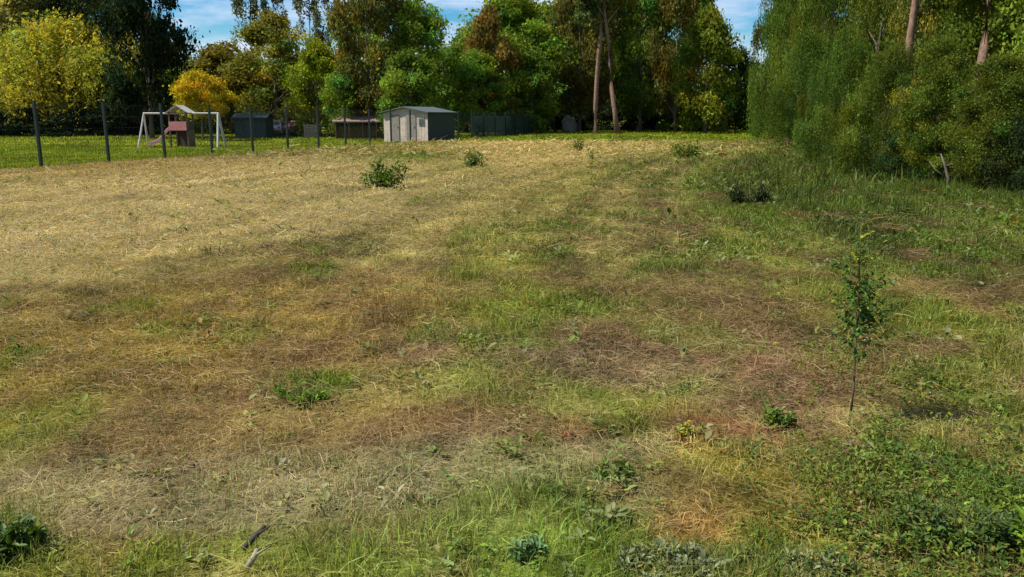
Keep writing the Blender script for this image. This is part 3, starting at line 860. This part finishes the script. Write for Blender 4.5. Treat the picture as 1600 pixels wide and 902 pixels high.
for s_ in (-.44, .44): m.prism([(p[0], p[1] + .16) for p in pts] + [(p[0], p[1] - .06) for p in reversed(pts)], s_ - .025, s_ + .025)
sl2 = m.build('slide', pink, play); sl2.rotation_euler.z = R(25)
for xs_ in (1.9, 2.55):
    m = MB()
    for dy_ in (-.2, .2): m.cyl((xs_ + dy_, 0, 2.28), (xs_ + dy_, 0, .5), .012, seg=5)
    m.box((xs_, 0, .48), (.46, .2, .04)); m.build('swing_seat', brn, play)

# ------------------------------------------------------------------ parked cars, end on
glass = mat('car_glass', (.03, .035, .04), .08, 0, .05, 2, 0, .8)
tyre = mat('tyre_rubber', (.02, .02, .02), .9)
def car(px, Y, paint, label, rz=0):
    x = X_at(px, Y); e = empty('parked_car', (x, Y, zg(x, Y)), rz); tag(e, label, 'car', 'cars parked beyond the lawn')
    prof = [(-2.0, .35), (-2.02, .75), (-1.85, .98), (-1.55, 1.02), (-1.1, 1.42), (-.6, 1.5), (.5, 1.47), (1.1, 1.02), (1.85, .85), (2.0, .6), (1.98, .32)]
    # y is the length, rear at -y facing the lens
    bm = bmesh.new(); secs = []
    for xs_, inset in ((-.84, .10), (-.80, .0), (.80, .0), (.84, .10)):
        ring = []
        for (a_, z_) in prof:
            tuck = .16 * max(0, (z_ - 1.0) / .5)
            xx = math.copysign(abs(xs_) - tuck, xs_)
            cz = (z_ - .9) * (1 - inset * .6) + .9
            ring.append(bm.verts.new((xx, a_ * (1 - inset * .15), cz)))
        secs.append(ring)
    n = len(prof)
    for A, B in zip(secs[:-1], secs[1:]):
        for i in range(n): bm.faces.new((A[i], A[(i + 1) % n], B[(i + 1) % n], B[i]))
    bm.faces.new(secs[0][::-1]); bm.faces.new(secs[-1])
    bmesh.ops.recalc_face_normals(bm, faces=bm.faces)
    me = bpy.data.meshes.new('body'); bm.to_mesh(me); bm.free(); me.materials.append(paint); link('body', me, e)
    m = MB(); m.box((0, -1.36, 1.23), (1.18, .03, .36), rx=R(-48 + 0)); m.build('rear_window', glass, e)
    for s_ in (-1, 1):
        m = MB(); m.box((s_ * .765, -.2, 1.22), (.02, 1.5, .26), ry=R(-16 * s_)); m.build('side_window', glass, e)
        m = MB(); m.box((s_ * .62, -2.0, .84), (.26, .06, .14)); m.build('tail_light', mat('tail_lens', (.35, .02, .02), .2), e)
        for yy_ in (-1.3, 1.28):
            m = MB(); m.cyl((s_ * .68, yy_, .31), (s_ * .86, yy_, .31), .31, seg=20); wv = m.build('wheel', tyre, e)
            m = MB(); m.cyl((s_ * .85, yy_, .31), (s_ * .875, yy_, .31), .19, seg=14); m.build('rim', mat('rim', (.4, .4, .4), .4, .7), wv)
    m = MB(); m.box((0, -2.04, .48), (1.5, .1, .2), bev=.02); m.build('bumper', mat('bumper', (.05, .05, .05), .7), e)
    return e
car(428, 79, mat('silver_paint', (.28, .29, .31), .3, .2, .03), 'silver car parked beyond the lawn, nearer the dark green shed', R(10))
car(458, 80, mat('maroon_paint', (.20, .07, .07), .35, .1, .03), 'maroon car parked to the right of the silver one', R(-8))
# cream timber bin
x = X_at(487, 76); bn = empty('compost_bin', (x, 76, zg(x, 76))); tag(bn, 'small cream and peach slatted timber bin right of the maroon car', 'bin')
m = MB()
for q in range(6):
    for s_ in (-.55, .55): m.box((0, s_, .12 + q * .19), (1.3, .03, .15)); m.box((s_ * 1.15, 0, .12 + q * .19), (.03, 1.06, .15))
m.build('slats', mat('peach_timber', (.28, .22, .15), .8, 0, .15, 5), bn)
for a_ in (-.6, .6):
    for c_ in (-.5, .5):
        m = MB(); m.box((a_, c_, .6), (.09, .09, 1.24)); m.build('corner_post', beige, bn)

# grey boundary stone at the fence end
x = X_at(889, 93)
m = MB(); bmesh.ops.create_icosphere(m.bm, subdivisions=4, radius=1)
for v in m.bm.verts:
    c = v.co; q = float(fbm(np.array([c.x * 2 + 5]), np.array([c.y * 2 + c.z * 3]), 4, 4)[0]) - .5
    k2 = (1 - .35 * max(0, c.z)); v.co = Vector((c.x * (.95 + q * .6) * k2, c.y * .8 * k2, c.z * (1.25 + q * .5) + .7))
    v.co.x += .25 * (1 if c.z < -.2 else 0) * c.x
o = m.build('boulder', mat('pale_stone', (.36, .34, .30), .95, 0, .25, 2, .6), None, True); o.location = (x, 93, zg(x, 93))
tag(o, 'grey upright boulder at the far end of the mesh fence', 'boulder')

# ------------------------------------------------------------------ weed clumps standing in the field
wm = leaf_mat('weed_leaf', objcol=False, trans=.35, gloss=.02)
def clump(px, py, wpx, hpx, col, label, n=500, leaf=None, seed=1, name='weed_clump', cat='weed clump', grp='weed clumps left unmown in the field', stems=True):
    r = np.random.default_rng(seed)
    x, y = P(px, py); hw = wpx / 2 / F * y; h = hpx / F * y
    leaf = leaf or h * .16
    # several shoots of their own height and reach, leaves set along each
    nsh = 9 if n < 300 else 16
    sa = r.random(nsh) * 2 * PI; sr = r.random(nsh) ** .6 * hw * .75; shh = h * (1.05 - .55 * (sr / hw) ** 1.3) * (.45 + .65 * r.random(nsh))
    k_ = r.integers(0, nsh, n); tt = r.random(n) ** .8; az = r.random(n) * 2 * PI
    spread = hw * .32 * (.3 + .7 * (1 - tt)) * r.random(n) ** .5
    lean_ = .35 * hw * tt
    lx = np.cos(sa[k_]) * (sr[k_] + lean_) + np.cos(az) * spread; ly = (np.sin(sa[k_]) * (sr[k_] + lean_) + np.sin(az) * spread) * .75
    lz = shh[k_] * tt + .008 + (height(lx + x, ly + y) - zg(x, y))
    cc = np.clip(lin(col) * np.exp(r.normal(0, .3, n))[:, None] * np.where((r.random(n) < .12)[:, None], np.array([1.7, 1.2, .7]), 1), 0, .8)
    V, Fq, C = leaflets(lx, ly, lz, leaf * (.35 + 1.0 * r.random(n)), az, r.normal(.3, .6, n), cc, .42)
    e = empty(name, (x, y, zg(x, y))); tag(e, label, cat, grp)
    link('leaves', mesh_np('leaves', V, Fq, C, wm), e)
    m = MB()
    for q in range(7):
        a_ = r.random() * 2 * PI; d_ = r.random() * hw * .6
        m.tube([(0, 0, -.02), (math.cos(a_) * d_ * .5, math.sin(a_) * d_ * .4, h * .5), (math.cos(a_) * d_, math.sin(a_) * d_ * .7, h * .85)], [h * .018, h * .013, h * .005], 4)
    m.build('stems', mat('weed_stem', (.10, .11, .035), .9), e)
    return e
clump(604, 294, 64, 44, (70, 96, 30), 'largest weed clump in the field, below the pale shed', 900, seed=1)
clump(742, 263, 36, 30, (76, 100, 30), 'small weed clump left of the pale straw patch', 500, seed=2)
clump(1076, 249, 48, 32, (84, 106, 26), 'round weed clump at the far edge of the field, left of the hanging trees', 700, seed=3)
clump(1172, 318, 56, 34, (44, 54, 28), 'low dark weed clump where the ground turns green on the right', 1100, seed=4)
clump(903, 236, 16, 26, (86, 104, 30), 'narrow upright weed at the far edge of the field below the pines', 250, seed=5)
clump(926, 250, 22, 16, (80, 98, 36), 'low weed below and right of the narrow upright one', 250, seed=6)
clump(948, 263, 40, 14, (84, 104, 42), 'flat weed patch lowest of the three below the pines', 300, seed=7)
clump(958, 227, 16, 12, (60, 66, 34), 'tiny dark weed on the far straw strip below the leaning pine', 150, seed=8)
clump(470, 628, 80, 26, (84, 112, 32), 'bright green weed in the left middle of the field', 500, .035, seed=9)
clump(12, 868, 100, 60, (58, 82, 26), 'dark leafy weed in the bottom left corner', 700, .04, seed=10)
clump(826, 872, 50, 40, (92, 122, 74), 'pale sage-green weed among the grass at the bottom middle', 300, .035, seed=11)
clump(1040, 892, 150, 24, (112, 120, 84), 'grey-green woolly weed mat at the bottom right of the middle', 900, .03, seed=12)
clump(1270, 890, 110, 24, (108, 114, 76), 'grey-green weed at the bottom edge below the yellow grass', 600, .03, seed=13)
clump(1625, 890, 60, 140, (86, 118, 22), 'tall bright green grass clump in the bottom right corner', 420, .05, seed=14)
clump(1500, 850, 190, 90, (62, 82, 34), 'wide dark leafy weed in the right foreground', 1600, .03, seed=15)
clump(960, 745, 70, 18, (80, 104, 38), 'green weed below the reddish patch in the foreground', 350, .03, seed=16)
clump(1215, 668, 44, 36, (78, 100, 36), 'green weed left of the sapling foot', 350, .035, seed=17)
clump(1075, 690, 40, 30, (126, 130, 44), 'yellow-green weed beside the red dock leaves', 200, .03, seed=18)
clump(1110, 704, 110, 14, (118, 66, 48), 'low rust-red dock leaves in the foreground', 260, .022, seed=19)
clump(905, 686, 80, 12, (112, 72, 44), 'low brown-red dock leaves left of the rust-red ones', 150, .02, seed=20)

# ------------------------------------------------------------------ young tree in the right foreground
x, y = P(1328, 655)
sp = empty('sapling', (x, y, zg(x, y))); tag(sp, 'thin young tree with a dark leafy middle and yellow shoot tip', 'sapling')
k = y / F / math.cos(PITCH) * 1.0
H = Z_at(352, y) - zg(x, y)
def zpx(py): return Z_at(py, y) - zg(x, y)
st = [(0, 0, -.05), (.004, 0, H * .2), (-.004, .01, H * .42), (-.008, 0, H * .6), (-.02, .01, H * .8), (-.035, 0, H)]
m = MB(); m.tube(st, [.008, .007, .006, .005, .0035, .0015], 7); m.build('stem', mat('sapling_bark', (.10, .065, .035), .9, 0, .2, 30), sp, True)
r = np.random.default_rng(5)
def stem_at(z):
    for a_, b2 in zip(st[:-1], st[1:]):
        if a_[2] <= z <= b2[2]: return Vector(a_).lerp(Vector(b2), (z - a_[2]) / (b2[2] - a_[2]))
    return Vector(st[-1])
tw = MB(); lv = mk(); ly_ = mk()
for q in range(78):
    z_ = zpx(r.normal(492, 38) if q < 68 else r.uniform(355, 440))
    young = q >= 68
    p0 = stem_at(z_); a_ = r.random() * 2 * PI; ln = (.06 if young else .17) * (.4 + .8 * r.random())
    p1 = p0 + Vector((math.cos(a_) * ln, math.sin(a_) * ln, ln * .6))
    tw.tube([p0, p1], [.0022, .001], 4)
    nl_ = 7 if young else 12
    for s2 in range(nl_):
        c = p0.lerp(p1, .15 + .9 * s2 / nl_)
        az = np.array([a_ + r.normal(0, 1.1)]); el = np.array([r.normal(-.15, .5)])
        col = lin((140, 150, 44)) if young or r.random() < .02 else lin((52 + 20 * r.random(), 84 + 20 * r.random(), 26))
        add(lv, leaflets(np.array([c.x]), np.array([c.y]), np.array([c.z]), np.array([(.030 if not young else .024) * (.7 + .6 * r.random())]), az, el, jitter(col[None], 1, .2), .62))
tw.build('twigs', MATS['sapling_bark'], sp)
link('leaves', mesh_np('leaves', np.concatenate(lv['V']), np.concatenate(lv['F']), np.concatenate(lv['C']), wm), sp)

# dark stick lying in the bottom left grass, and a pale one below it
def stick(px0, py0, px1, py1, rr, material, label, z=.02):
    a_ = P(px0, py0, z); b2 = P(px1, py1, z + .04)
    m = MB(); mid = ((a_[0] + b2[0]) / 2 + .01, (a_[1] + b2[1]) / 2)
    o0 = Vector((a_[0], a_[1], zg(*a_) + z))
    m.tube([(0, 0, 0), (mid[0] - a_[0], mid[1] - a_[1], .035), (b2[0] - a_[0], b2[1] - a_[1], .045)], [rr, rr * .9, rr * .6], 8)
    m.tube([(mid[0] - a_[0], mid[1] - a_[1], .035), (mid[0] - a_[0] + .05, mid[1] - a_[1] + .02, .06)], [rr * .5, rr * .2], 6)
    o = m.build('stick', material, None, True); o.location = o0
    tag(o, label, 'stick')
stick(380, 856, 414, 822, .012, bark_dark, 'short dark stick lying in the bottom left foreground')
stick(386, 890, 402, 862, .012, mat('dry_wood', (.22, .19, .12), .9, 0, .2, 20), 'short pale stick just below the dark one')
